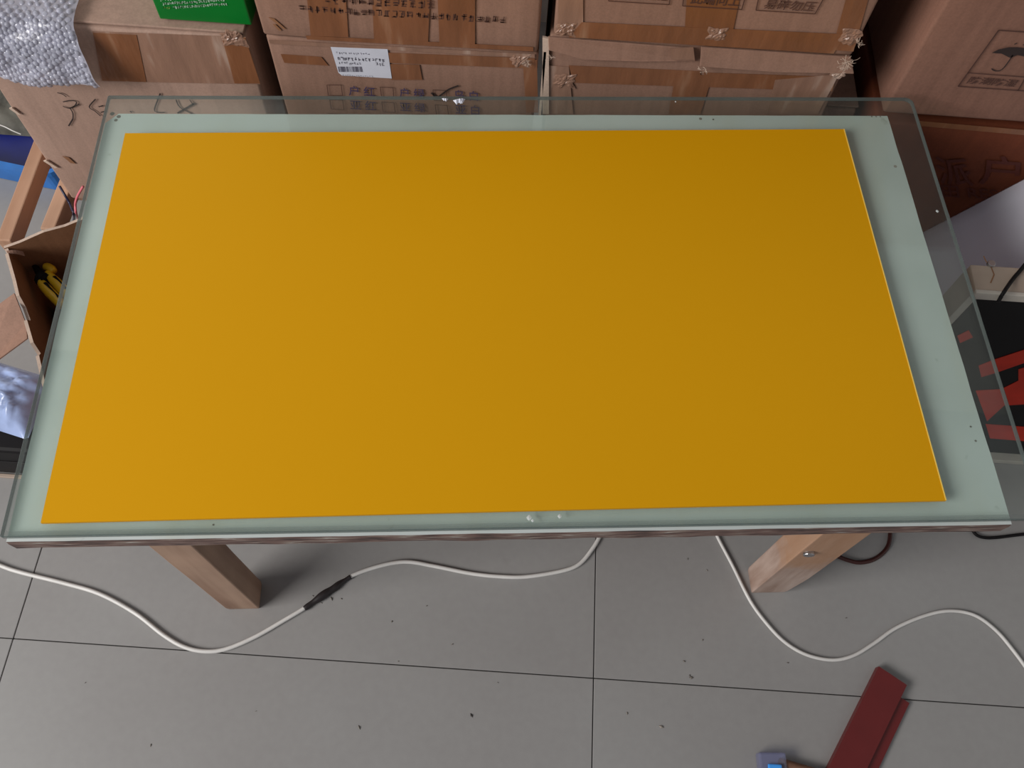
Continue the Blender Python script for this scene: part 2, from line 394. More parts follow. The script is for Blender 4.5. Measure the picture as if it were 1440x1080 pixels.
# glass sheet
GA = math.radians(5.05); GC = Vector((0.0063, 0.4843, 0.4945))
GM = Matrix.Translation(GC) @ Matrix.Rotation(GA, 4, 'Z'); gx, gy, gt = 0.4625, 0.256, 0.0055
glass = thing('glass_sheet', 'large clear greenish glass sheet overhanging the back and right of the table', 'glass sheet', GC, GA)
def gl_(x, y, z): return GM @ Vector((x, y, z))
mb = MB(); ring = []
for (sx, sy, a0) in ((-1, -1, 180), (1, -1, 270), (1, 1, 0), (-1, 1, 90)):
    rad = 0.009 if (sx, sy) == (1, 1) else 0.002
    for k in range(7):
        a = math.radians(a0 + 15 * k); ring.append((sx * (gx - rad) + rad * math.cos(a), sy * (gy - rad) + rad * math.sin(a)))
K = len(ring); cz = 0.0007
inn = [(x * (1 - 0.0007 / gx), y * (1 - 0.0007 / gy)) for x, y in ring]
in2 = [(x * (1 - 0.0048 / gx), y * (1 - 0.0048 / gy)) for x, y in ring]
mb.add([gl_(x, y, 0) for x, y in inn] + [gl_(x, y, gt) for x, y in in2], [tuple(range(K - 1, -1, -1)), tuple(range(K, 2 * K))], 0)
mb.build('pane', M['glass'], glass)
mb = MB(); mb.add([gl_(x, y, gt) for x, y in in2] + [gl_(x, y, gt) for x, y in inn], [(i, (i + 1) % K, K + (i + 1) % K, K + i) for i in range(K)])
mb.build('painted_rim_reflection', M['glass_rim'], glass)  # flat band carrying the painted inner reflection of the edge
mb = MB()
vs = [gl_(x, y, 0) for x, y in inn] + [gl_(x, y, cz) for x, y in ring] + [gl_(x, y, gt - cz) for x, y in ring] + [gl_(x, y, gt) for x, y in inn]
mb.add(vs, [(r * K + i, r * K + (i + 1) % K, (r + 1) * K + (i + 1) % K, (r + 1) * K + i) for r in range(3) for i in range(K)])
mb.build('ground_edge', M['glass_edge'], glass)
ch = MB()
for k in range(9):
    p = gl_(-0.06 - 0.012 + random.uniform(-0.014, 0.014), gy - 0.004 - random.uniform(0, 0.006), gt); s = random.uniform(0.002, 0.0045)
    ch.add([p + Vector((-s, 0, 0)), p + Vector((s, 0.2 * s, 0)), p + Vector((0.2 * s, -s * 1.5, 0)), p + Vector((0, -0.3 * s, 0.7 * s))], [(0, 1, 3), (1, 2, 3), (2, 0, 3), (0, 2, 1)])
c_ = ch.build('edge_chips', M['paper'], glass); c_['kind'] = 'stuff'
bl = MB()
for (u, v, s) in ((1318, 297, 0.002), (744, 728, 0.0028), (749, 732, 0.0016), (787, 726, 0.0022), (950, 143, 0.0012)):
    p = at_z(u, v, 0.5001); bm_n = 8
    vs = [p + Vector((math.cos(6.283 * k / bm_n) * s * (0.55 if k % 2 else 0.9), math.sin(6.283 * k / bm_n) * s, 0)) for k in range(bm_n)] + [p + Vector((0, 0, 0.0004))]
    bl.add(vs, [(k, (k + 1) % bm_n, bm_n) for k in range(bm_n)] + [tuple(range(bm_n - 1, -1, -1))])
b_ = bl.build('dried_drops', M['paint'], glass); b_['kind'] = 'stuff'

# yellow sheet: a slightly bowed plate lying on the glass
YA = math.radians(5.55); YC = Vector((-0.0208, 0.461, 0.5002)); hx, hy, th = 0.401, 0.2209, 0.0032
YM = Matrix.Translation(YC) @ Matrix.Rotation(YA, 4, 'Z'); nx, ny = 40, 22
def bow(a, b2): return 0.0012 * max(0.0, -b2) ** 2 * (0.4 + 0.6 * (1 - a * a))
mb = MB(); vs = []
for lay in (0, 1):
    for j in range(ny + 1):
        for i in range(nx + 1):
            a, b2 = -1 + 2 * i / nx, -1 + 2 * j / ny; vs.append(YM @ Vector((a * hx, b2 * hy, bow(a, b2) + lay * th)))
N1 = (nx + 1) * (ny + 1); fs = []
for j in range(ny):
    for i in range(nx):
        q = j * (nx + 1) + i; fs += [(q, q + nx + 1, q + nx + 2, q + 1), (N1 + q, N1 + q + 1, N1 + q + nx + 2, N1 + q + nx + 1)]
bd = list(range(nx + 1)) + [(j + 1) * (nx + 1) + nx for j in range(ny)] + [ny * (nx + 1) + i for i in range(nx - 1, -1, -1)] + [j * (nx + 1) for j in range(ny - 1, 0, -1)]
fs += [(bd[k], bd[(k + 1) % len(bd)], N1 + bd[(k + 1) % len(bd)], N1 + bd[k]) for k in range(len(bd))]
mb.add(vs, fs); tag(mb.build('plastic_sheet', M['yellow']), 'big plain yellow plastic sheet lying on the glass tabletop', 'plastic sheet')

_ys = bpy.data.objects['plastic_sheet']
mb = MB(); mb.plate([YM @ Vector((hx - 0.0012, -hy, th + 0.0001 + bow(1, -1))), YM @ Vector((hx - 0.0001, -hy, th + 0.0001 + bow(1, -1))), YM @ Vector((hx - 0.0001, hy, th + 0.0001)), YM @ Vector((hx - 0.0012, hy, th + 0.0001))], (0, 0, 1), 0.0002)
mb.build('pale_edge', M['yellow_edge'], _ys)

# ------------------------------------------------------------------ cartons
YB = 0.800
def carton(label, x0, x1, y0, dep, z0, z1, mat, seam=True, rz=0.0):
    t = thing('cardboard_box', label, 'box', ((x0 + x1) / 2, y0 + dep / 2, z0), rz, 'cartons stacked behind the table')
    bm = bmesh.new(); sx, sy, sz = x1 - x0, dep, z1 - z0
    bmesh.ops.create_cube(bm, size=1.0)
    bmesh.ops.scale(bm, vec=(sx, sy, sz), verts=bm.verts)
    bmesh.ops.bevel(bm, geom=bm.edges[:], offset=0.004, segments=2, affect='EDGES', profile=0.5)
    bmesh.ops.subdivide_edges(bm, edges=[e for e in bm.edges if e.calc_length() > 0.05], cuts=14, use_grid_fill=True)
    for v in bm.verts:
        n = mnoise.noise_vector(Vector((v.co.x * 11 + x0 * 7, v.co.y * 9, v.co.z * 11 + z0 * 5)))
        v.co.x += 0.0022 * n.x; v.co.z += 0.0018 * n.z
        v.co.y += abs(n.y) * 0.0012 if v.co.y < 0 else 0.002 * n.y
        v.co += Vector((0, 0, sz / 2))
    me = bpy.data.meshes.new('body'); bm.to_mesh(me); bm.free(); me.materials.append(mat)
    for p in me.polygons: p.use_smooth = True
    o = bpy.data.objects.new('body', me); COL.objects.link(o); o.parent = t
    if seam:                                            # two lid flaps meeting in the middle of the top, taped
        for s in (-1, 1):
            mb = MB(); mb.box((0, s * sy * 0.247, sz + 0.0035), (sx * 0.985, sy * 0.487, 0.003)); f = mb.build('lid_flap', mat, None, 0.0008); f.parent = t
        mb = MB(); mb.box((0, 0, sz + 0.0055), (sx * 0.97, 0.048, 0.0006)); f = mb.build('tape_strip', M['tape_clear'], None); f.parent = t
    return t
def ends(px, n):
    return px
def crumple(name, c, s, mat, parent, n=0, flat=1.0):
    """a crushed patch of clear tape: a creased, ragged sheet hugging the front of a corner"""
    mb = MB(); c = Vector(c); k = 12; vs = []
    for j in range(k + 1):
        for i in range(k + 1):
            a, b = -1 + 2 * i / k, -1 + 2 * j / k
            q = Vector((c.x * 60 + a * 2.2, c.z * 60 + b * 2.2, 1.7)); e = 1 + 0.55 * mnoise.noise(Vector((math.atan2(a, b + 1e-6) * 1.9, c.x * 9, 4)))
            h = abs(mnoise.noise(q)) + 0.6 * abs(mnoise.noise(q * 2.3)); edge = max(abs(a), abs(b))
            vs.append(c + Vector((a * s * e, -0.0016 - 0.0032 * h * (1 - edge ** 4), b * s * 0.8 * e)))
    mb.add(vs, [(j * (k + 1) + i, j * (k + 1) + i + 1, (j + 1) * (k + 1) + i + 1, (j + 1) * (k + 1) + i) for j in range(k) for i in range(k)])
    return mb.build(name, mat, parent)
OFF = NF * 0.0016
def fibres(c, s, parent, n=22):
    """frayed white threads of torn tape on a corner"""
    mb = MB(); c = Vector(c)
    for k in range(n):
        a = random.uniform(0, 6.283); r = s * random.uniform(0.5, 1.1); p = c + Vector((random.uniform(-.3, .3) * s, -0.004, random.uniform(-.3, .3) * s))
        q = p + Vector((math.cos(a) * r, -random.uniform(0, 0.006), math.sin(a) * r)); m_ = (p + q) / 2 + Vector((random.gauss(0, .12) * s, -0.002, random.gauss(0, .12) * s))
        mb.ribbon(spline([p, m_, q], 3), random.uniform(0.0003, 0.0008), NF)
    o = mb.build('torn_fibres', M['torn'], parent); o['kind'] = 'stuff'; return o
def yo(pts, y=YB): return [q + OFF for q in yp(pts, y)]

# -- left carton on the rack
b1 = carton('pale carton on the wooden rack with black marker writing and a vertical left edge', -0.690, -0.341, YB, 0.34, 0.168, 0.502, M['card_pale'])
front_plate('tape_strip', [(130, 44), (346, 52), (366, 118), (142, 114)], YB - 0.0004, 0.0005, M['tape_clear'], b1)
front_plate('tape_strip', [(131, 46), (192, 49), (206, 115), (144, 113)], YB - 0.0010, 0.0004, M['tape'], b1)
front_plate('tape_strip', [(312, 52), (345, 53), (366, 117), (330, 117)], YB - 0.0010, 0.0004, M['tape'], b1)
for char in ((([(81, 129), (88, 131), (94, 135)], 2), ([(89, 142), (100, 140), (108, 142), (105, 148), (97, 151)], 2), ([(89, 148), (97, 151), (104, 149), (112, 145)], 2), ([(99, 151), (103, 158), (103, 167)], 2), ([(103, 166), (100, 171), (97, 176)], 2.4)),
             (([(135, 138), (126, 149), (134, 155), (142, 162)], 2), ([(139, 149), (146, 147)], 2), ([(142, 157), (148, 155)], 2)), (([(226, 130), (222, 140), (218, 155), (232, 157)], 2.2),),
             (([(248, 139), (254, 150), (271, 159)], 2.2), ([(274, 144), (262, 151), (250, 158)], 3.2), ([(267, 139), (273, 147)], 2)), (([(183, 155), (186, 157)], 3),)):
    mb = MB()
    for st, wd in char: mb.ribbon(spline(yo(st), 4) if len(st) > 2 else yo(st), wd * 0.0008, NF)
    mb.build('handwriting', M['ink_dark'], b1)
mb = MB(); mb.plate(yo([(88, 218), (97, 220), (107, 229), (100, 228)]), NF, 0.0003); mb.build('slit', M['card_in'], b1)
for px in ([(14, 150), (18, 149), (30, 158), (27, 159)], [(62, 224), (66, 223), (82, 233), (78, 234)]):
    mb = MB(); mb.plate(yo(px), NF, 0.002); mb.build('torn_edge', M['torn'], b1)
crumple('crumpled_tape', at_y(328, 52, YB), 0.013, M['tape_clear'], b1)

# -- second stack: lower carton with the tick boxes, upper carton
b3 = carton('lower carton of the middle stack with white sticker and ticked check boxes', -0.316, 0.004, YB, 0.33, 0.0, 0.507, M['card'], False)
for px, mt in (([(395, 76), (452, 80), (462, 92), (400, 88)], 'tape'), ([(545, 74), (752, 82), (752, 96), (548, 88)], 'tape'), ([(378, 56), (752, 76), (752, 81), (380, 61)], 'tape_clear'), ([(735, 84), (755, 84), (757, 158), (740, 158)], 'tape'), ([(548, 90), (590, 91), (594, 112), (551, 112)], 'tape')):
    front_plate('tape_strip', px, YB - 0.0006, 0.0005, M[mt], b3)
lab = front_plate('paper_label', [(465, 66), (545, 69), (551, 110), (481, 106), (476, 102)], YB - 0.0012, 0.0004, M['paper'], b3)
mb = MB()
for (a, b2, c, n, st) in (((472, 71), (520, 73), (473, 74.5), 14, 2), ((474, 78), (542, 81), (475, 83), 14, 4), ((476, 85), (508, 86), (477, 89), 9, 3), ((528, 86), (541, 87), (529, 90.5), 3, 4), ((482, 103), (525, 105), (482.5, 105), 14, 2)):
    q = yp([a, b2, c], YB); glyph_marks(mb, q[0], q[1], q[2], n, NF * 0.0020, 0, 0.16, st)
mb.build('label_print', M['ink_grey'], lab)
mb = MB()
for k in range(20):
    u = 476 + k * 1.7; a, c = yp([(u, 92), (u + 1.6, 99.5)], YB); mb.ribbon([a + NF * 0.002, c + NF * 0.002], random.choice((0.0004, 0.0008, 0.0012)), NF)
mb.build('barcode', M['ink_grey'], lab)
mb = MB()
def frame(mb, px, wd, y=YB):
    q = yo(px, y)
    for i in range(len(q)): mb.ribbon([q[i], q[(i + 1) % len(q)]], wd, NF)
for px in ([(460, 118), (480, 118), (482, 133), (462, 133)], [(535, 121), (553, 122), (554, 137), (537, 136)], [(609, 125), (628, 126), (629, 141), (611, 140)],
           [(464, 139), (482, 139), (484, 153), (466, 152)], [(537, 142), (554, 143), (556, 157), (539, 156)], [(612, 146), (629, 147), (631, 161), (614, 160)]):
    frame(mb, px, 0.0009)
mb.ribbon(yo([(459, 158), (520, 160), (600, 163), (690, 166)]), 0.0009, NF)
mb.build('printed_boxes', M['ink'], b3)
mb = MB(); mb.ribbon(yo([(607, 129), (610, 132), (614, 137)]), 0.0030, NF); mb.ribbon(spline(yo([(614, 137), (622, 131), (632, 124), (645, 119)]), 4), 0.0022, NF)
mb.build('tick_mark', M['ink_dark'], b3)
for body, TL, TR, BL in (('户 红', (490, 119), (527, 121), (491, 133)), ('户 绿', (561, 122), (597, 124), (562, 136)), ('乌 白', (638, 125), (672, 127), (639, 139)),
                         ('亚 红', (492, 139), (529, 141), (493, 152)), ('亚 绿', (562, 142), (598, 144), (563, 155)), ('亚 白', (640, 145), (674, 147), (641, 159))):
    q = yp([TL, TR, BL], YB); text_mesh('lettering', body, q[0], q[1], q[2], OFF, M['ink_blue'], b3)
fibres(at_y(742, 82, YB), 0.006, b3); crumple('crumpled_tape', at_y(731, 84, YB), 0.010, M['tape_clear'], b3)

b2 = carton('upper carton of the middle stack with rows of small print and upright tape', -0.317, 0.004, YB - 0.004, 0.335, 0.511, 0.80, M['card'], True)
Y2 = YB - 0.004
for px, mt in (([(428, -40), (484, -40), (490, 52), (437, 50)], 'tape'), ([(522, -40), (606, -40), (602, 60), (526, 57)], 'tape'), ([(614, -40), (668, -40), (668, 62), (618, 60)], 'tape'), ([(430, 50), (750, 66), (750, 72), (432, 55)], 'tape')):
    front_plate('tape_strip', px, Y2 - 0.0006, 0.0005, M[mt], b2)
mb = MB()
for (a, b2_, c, n) in (((420, 6), (714, 22), (421, 16), 27), ((455, -8), (612, 0), (456, 4), 13), ((424, -24), (690, -14), (425, -14), 22)):
    q = yp([a, b2_, c], Y2); glyph_marks(mb, q[0], q[1], q[2], n, NF * 0.0016, 0, 0.12, 6)
mb.build('small_print', M['ink'], b2)
mb = MB()
for px in ([(378, 24), (386, 26), (402, 40), (398, 40)], [(384, 34), (388, 34), (396, 42), (393, 43)]):
    mb.plate(yp(px, Y2 - 0.0004), NF, 0.0008)
mb.build('scuff', M['card_in'], b2)

# -- third stack: lower carton with folded flaps, upper carton with printed symbols
b4 = carton('lower carton of the third stack with crushed taped top flaps', 0.016, 0.362, YB, 0.33, 0.0, 0.535, M['card'], False)
for px, mt in (([(800, 92), (985, 100), (985, 122), (806, 116)], 'tape'), ([(990, 102), (1176, 108), (1170, 128), (992, 122)], 'tape'), ([(950, 104), (1002, 106), (985, 160), (940, 160)], 'tape'), ([(1090, 112), (1180, 104), (1150, 160), (1078, 160)], 'tape_clear'), ([(772, 92), (800, 94), (806, 160), (772, 160)], 'tape_clear')):
    front_plate('tape_strip', px, YB - 0.0006, 0.0005, M[mt], b4)
def flap(px, y, th, mat, tilt, name='top_flap'):
    mb = MB(); q = yp(px, y); h = len(q) // 2
    q = [p + NF * (tilt if k >= h else 0.0) for k, p in enumerate(q)]; mb.plate(q, NF, th); return mb.build(name, mat, b4, 0.0006, seg=1)
flap([(771, 50), (976, 66), (978, 84), (900, 82), (820, 79), (772, 66)], YB - 0.001, 0.003, M['card'], 0.003)
flap([(986, 64), (1196, 78), (1200, 98), (1090, 96), (984, 88)], YB - 0.001, 0.003, M['card'], 0.004)
front_plate('tape_strip', [(942, 68), (975, 66), (977, 84), (944, 84)], YB - 0.0075, 0.0004, M['tape_clear'], b4)
mb = MB(); mb.plate([(0.0135, YB - 0.004, 0.22), (0.0135, YB + 0.006, 0.22), (0.0135, YB + 0.006, 0.505), (0.0135, YB - 0.004, 0.515)], (-1, 0, 0), 0.003); mb.plate(yp([(763, 50), (772, 52), (772, 158), (763, 158)], YB - 0.001), NF, 0.003)
mb.build('side_flap', M['torn'], b4)
fibres(at_y(1190, 84, YB - 0.008), 0.011, b4, 34); crumple('crumpled_tape', at_y(1180, 100, YB - 0.004), 0.010, M['tape_clear'], b4)
fibres(at_y(990, 92, YB - 0.006), 0.007, b4, 12)
crumple('crumpled_tape', at_y(793, 112, YB), 0.012, M['tape_clear'], b4, 20)
fibres(at_y(775, 75, YB - 0.005), 0.006, b4, 12)

b5 = carton('upper carton of the third stack printed with framed handling words', 0.020, 0.360, YB - 0.006, 0.335, 0.540, 0.80, M['card'], True)
Y5 = YB - 0.006
for px, mt in (([(818, 31), (1190, 48), (1172, 75), (800, 52)], 'tape'), ([(968, -40), (1048, -40), (1028, 56), (962, 54)], 'tape'), ([(1200, -40), (1232, -40), (1200, 72), (1170, 70)], 'tape'), ([(786, -30), (820, -30), (820, 44), (784, 44)], 'tape_clear')):
    front_plate('tape_strip', px, Y5 - 0.0006, 0.0005, M[mt], b5)
mb = MB()
for px in ([(856, -60), (952, -60), (941, 5), (856, 0)], [(968, -60), (1062, -56), (1043, 12), (960, 7)], [(1078, -56), (1184, -50), (1146, 18), (1063, 13)]):
    frame(mb, px, 0.0012, Y5)
mb.build('printed_frames', M['ink'], b5)
for body, TL, TR, BL in (('小心轻放', (862, -19), (940, -15), (862, -4)), ('此端向上', (974, -12), (1044, -8), (970, 4)), ('易碎勿压', (1079, -3), (1150, 1), (1072, 11))):
    q = yp([TL, TR, BL], Y5); text_mesh('lettering', body, q[0], q[1], q[2], OFF, M['ink'], b5)
crumple('crumpled_tape', at_y(1008, 46, Y5), 0.010, M['tape_clear'], b5, 24)
fibres(at_y(1206, 56, Y5), 0.007, b5, 12); crumple('crumpled_tape', at_y(1196, 50, Y5), 0.012, M['tape_clear'], b5)
crumple('crumpled_tape', at_y(795, 40, Y5), 0.010, M['tape_clear'], b5, 18)

# -- right stack
x_l = at_y(1257, 128, YB).x; zr = at_y(1290, 163, YB).z
b7 = carton('dark reddish brown carton at the bottom right with faded red characters', x_l + 0.002, 0.90, YB, 0.36, 0.0, zr - 0.014, M['card_red'], False)
for body, TL, TR, BL in (('派', (1312, 218), (1362, 222), (1322, 258)), ('户', (1378, 216), (1436, 220), (1376, 258)), ('田 RES', (1322, 259), (1402, 264), (1326, 276))):
    q = yp([TL, TR, BL], YB); text_mesh('lettering', body, q[0], q[1], q[2], OFF, M['ink_red'], b7)
front_plate('tape_strip', [(1292, 170), (1470, 185), (1478, 193), (1296, 177)], YB - 0.0006, 0.0005, M['tape'], b7)
x_r = x_l
b6 = carton('large brown carton on the right stack with a printed umbrella symbol', x_r, 0.90, YB - 0.003, 0.36, zr + 0.003, 0.80, M['card_dark'], True)
Y6 = YB - 0.003
mb = MB(); frame(mb, [(1404, 41), (1520, 49), (1470, 128.5), (1347, 120)], 0.0016, Y6); mb.ribbon(yo([(1361, 101), (1482, 110)], Y6), 0.0014, NF); mb.ribbon(yo([(1431, 126), (1442, 107)], Y6), 0.0014, NF)
mb.build('printed_frame', M['ink'], b6)
mb = MB(); cpx = [(1394, 73), (1404, 68), (1418, 65), (1430, 65), (1446, 67), (1458, 71), (1466, 78), (1452, 75), (1440, 78), (1430, 76), (1420, 80), (1408, 74)]
q = yo(cpx, Y6); mb.add(q, [(0, 1, 11), (1, 2, 10, 11), (2, 3, 9, 10), (3, 4, 8, 9), (4, 5, 7, 8), (5, 6, 7)])
mb.ribbon(spline(yo([(1424, 76), (1418, 85), (1411, 94), (1405, 98), (1398, 98), (1394, 95)], Y6), 4), 0.0014, NF); mb.ribbon(yo([(1426, 61), (1430, 59)], Y6), 0.0014, NF); mb.ribbon(yo([(1438, 62), (1443, 60)], Y6), 0.0014, NF)
mb.build('umbrella_symbol', M['ink_dark'], b6)
q = yp([(1366, 106), (1434, 111), (1358, 116)], Y6); text_mesh('lettering', '防潮防湿', q[0], q[1], q[2], OFF, M['ink'], b6)

b8 = carton('narrow brown carton standing in the dark gap left of the right stack', 0.378, x_l - 0.012, 0.835, 0.22, 0.0, 0.42, M['card'], True)

# -- small green carton lying on the left carton
gp = at_z(225, 27, 0.511); gq = at_z(358, 22, 0.511)
gb = thing('green_box', 'small bright green printed box lying on top of the left carton', 'box', ((gp.x + gq.x) / 2, gp.y + 0.06, 0.511))
mb = MB(); mb.box(((gp.x + gq.x) / 2, gp.y + 0.06, 0.511 + 0.035), (gq.x - gp.x, 0.12, 0.07)); mb.build('body', M['green'], gb, 0.0015)
mb = MB(); mb2 = MB(); yg = gp.y
for (a, c, d_, n) in (((224, -4), (300, -9), (225, 1), 22), ((228, 3), (316, -3), (229, 7), 26), ((243, 8), (320, 3), (244, 12), 24)):
    q = yp([a, c, d_], yg); glyph_marks(mb, q[0], q[1], q[2], n, NF * 0.0008, 0, 0.2, 4)
mb.build('small_print', M['white_ink'], gb)
q = yp([(230, 9), (240, 8.4), (230.5, 12.5)], yg); glyph_marks(mb2, q[0], q[1], q[2], 3, NF * 0.0008, 0, 0.25, 5); mb2.build('small_print', M['lime_ink'], gb)

# -- bubble wrap draped over the left carton's front corner
bw = thing('bubble_wrap', 'sheet of clear bubble wrap draped over the left carton', 'bubble wrap', (-0.62, 0.9, 0.5))
prof = [(1.14, 0.512), (0.98, 0.514), (0.86, 0.516), (0.80, 0.514), (0.783, 0.500), (0.774, 0.484), (0.770, 0.466), (0.768, 0.452)]
prof = [Vector((0, a, c)) for a, c in prof]; prof = spline(prof, 8); NP = len(prof)
def bw_pt(s, t):
    """s 0..1 left to right, t 0..1 from the back to the hanging hem"""
    k = t * (NP - 1); i = min(int(k), NP - 2); p = prof[i].lerp(prof[i + 1], k - i)
    xr = -0.545 + 0.016 * t + 0.008 * max(0, t - 0.6); x = -0.80 + (xr + 0.80) * s
    wv = 0.004 * math.sin(s * 11 + t * 3) + 0.006 * mnoise.noise(Vector((s * 4, t * 5, 0)))
    hem = (0.010 - 0.022 * s + 0.006 * math.sin(s * 7)) * max(0, t - 0.55) / 0.45
    return Vector((x, p.y - abs(wv) * (t > 0.35), p.z + abs(wv) * 0.6 * (t <= 0.5) + hem))
mb = MB(); ns, nt_ = 40, 60
mb.add([bw_pt(i / ns, j / nt_) for j in range(nt_ + 1) for i in range(ns + 1)], [(j * (ns + 1) + i, j * (ns + 1) + i + 1, (j + 1) * (ns + 1) + i + 1, (j + 1) * (ns + 1) + i) for j in range(nt_) for i in range(ns)])
mb.build('film', M['bubble'], bw, smooth=True)
mb = MB(); n_s, n_t = 24, 48
for j in range(1, n_t):
    for i in range(1, n_s):
        s, t = (i + 0.5 * (j % 2)) / n_s, j / n_t
        if s > 0.985: continue
        p = bw_pt(s, t); du = (bw_pt(min(1, s + 0.01), t) - bw_pt(s - 0.01, t)).normalized(); dv = (bw_pt(s, min(1, t + 0.008)) - bw_pt(s, t - 0.008)).normalized(); nn = du.cross(dv).normalized()
        if nn.z < 0 and nn.y > 0: nn = -nn
        if nn.z - nn.y < 0: nn = -nn
        r = 0.0041 * random.uniform(0.8, 1.0); hgt = 0.0030 * random.choice((0.25, 0.6, 0.9, 1.0, 1.1)); p = p + (du * random.gauss(0, 0.5) + dv * random.gauss(0, 0.5)) * 0.001; vs = []
        for (rr, hh) in ((1, 0), (0.86, 0.55), (0.5, 0.92)):
            vs += [p + (du * math.cos(k * 0.7854) + dv * math.sin(k * 0.7854)) * r * rr + nn * hgt * hh for k in range(8)]
        vs.append(p + nn * hgt)
        mb.add(vs, [(a * 8 + k, a * 8 + (k + 1) % 8, a * 8 + 8 + (k + 1) % 8, a * 8 + 8 + k) for a in (0, 1) for k in range(8)] + [(16 + k, 16 + (k + 1) % 8, 24) for k in range(8)])
o = mb.build('bubbles', M['bubble'], bw, smooth=True); o['kind'] = 'stuff'

# ------------------------------------------------------------------ wooden rack and blue tub, left
rk = thing('wooden_rack', 'low rack of bare orange wooden rails under the left carton', 'rack', (-0.62, 1.0, 0))
ZR = 0.164
def rail(pa, pb, wd, ht, name='rail'):
    a, b_ = at_z(*pa, ZR), at_z(*pb, ZR); d_ = (b_ - a); L_ = d_.length; c = (a + b_) / 2; mb = MB()
    mb.box((c.x, c.y, ZR - ht / 2), (wd, L_, ht), math.atan2(d_.y, d_.x) - math.pi / 2); return mb.build(name, M['rail'], rk, 0.002)
rail((4, 338), (74, 152), 0.022, 0.030)
rail((66, 322), (116, 196), 0.022, 0.030)
for (x, y) in ((-0.655, 1.08), (-0.40, 1.08), (-0.655, 0.86), (-0.40, 0.86)):
    mb = MB(); mb.box((x, y, 0.052), (0.03, 0.03, 0.103)); mb.build('rack_leg', M['rail'], rk, 0.002)
for y in (0.86, 1.08):
    mb = MB(); mb.box((-0.54, y, 0.1185), (0.40, 0.028, 0.029)); mb.build('cross_bar', M['rail'], rk, 0.002)

TH = 0.056
ta, tb_ = at_z(0, 231, TH), at_z(76, 247, TH); tx = (tb_ - ta).normalized(); ty = Vector((-tx.y, tx.x, 0)); TL_, TD = (tb_ - ta).length + 0.24, 0.30
tub = thing('plastic_tray', 'shallow blue plastic tray on the floor behind the wooden rails', 'tray', (ta.x - 0.1, ta.y + 0.15, 0), math.atan2(tx.y, tx.x))
def tr(a, b, z): return Vector((ta.x, ta.y, 0)) + tx * (a - 0.24) + ty * b + Vector((0, 0, z))
def rrect(ins, r, z):
    out = []
    for (cx, cy, a0) in ((TL_ - r - ins, r + ins, 270), (TL_ - r - ins, TD - r - ins, 0), (r + ins, TD - r - ins, 90), (r + ins, r + ins, 180)):
        out += [tr(cx + r * math.cos(math.radians(a0 + 18 * k)), cy + r * math.sin(math.radians(a0 + 18 * k)), z) for k in range(6)]
    return out
K = 24; mb = MB(); rings = [rrect(0.008, 0.02, 0.001), rrect(0.002, 0.022, TH - 0.004), rrect(0.006, 0.020, TH - 0.004), rrect(0.014, 0.016, 0.006)]
mb.add([v for r in rings for v in r], [(r * K + i, r * K + (i + 1) % K, (r + 1) * K + (i + 1) % K, (r + 1) * K + i) for r in range(3) for i in range(K)] + [tuple(range(K - 1, -1, -1)), tuple(range(3 * K, 4 * K))])
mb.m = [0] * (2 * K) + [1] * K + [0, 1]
mb.build('basin', [M['blue'], M['navy']], tub)
mb = MB(); rings = [rrect(-0.001, 0.024, TH - 0.009), rrect(-0.001, 0.024, TH), rrect(0.007, 0.018, TH), rrect(0.007, 0.018, TH - 0.003)]
mb.add([v for r in rings for v in r], [(r * K + i, r * K + (i + 1) % K, (r + 1) * K + (i + 1) % K, (r + 1) * K + i) for r in range(3) for i in range(K)])
mb.build('rim', M['blue'], tub)
lump = MB(); na = 24; vs = []; lc = at_z(-14, 138, 0.05)
for lay in (1, 0):
    for j in range(na + 1):
        for i in range(na + 1):
            a, b2 = -1 + 2 * i / na, -1 + 2 * j / na; e = max(0, 1 - a * a) * max(0, 1 - b2 * b2)
            h = 0.007 + lay * (e ** 0.5 * (0.055 + 0.02 * mnoise.noise(Vector((a * 2.2, b2 * 2.4, 7))) + 0.012 * mnoise.noise(Vector((a * 6, b2 * 7, 3)))) + (0.001 if e > 0 else 0))
            vs.append(Vector((lc.x + a * 0.085, lc.y + b2 * 0.075 + 0.03, h)))
n1 = (na + 1) ** 2
for j in range(na):
    for i in range(na):
        k = j * (na + 1) + i; lump.f += [(k, k + 1, k + na + 2, k + na + 1), (n1 + k, n1 + k + na + 1, n1 + k + na + 2, n1 + k + 1)]; lump.m += [0, 0]
lump.v = vs; tag(lump.build('rag', M['rag'], smooth=True), 'crumpled grey green rag lying in the blue tray', 'rag')
mb = MB(); mb.tube([at_z(-6, 174, 0.07), at_z(6, 178, 0.066), at_z(18, 184, 0.064), at_z(30, 189, 0.06)], 0.0011, 6); tag(mb.build('string', M['cable_white'], smooth=True), 'thin white string across the blue tray', 'string')

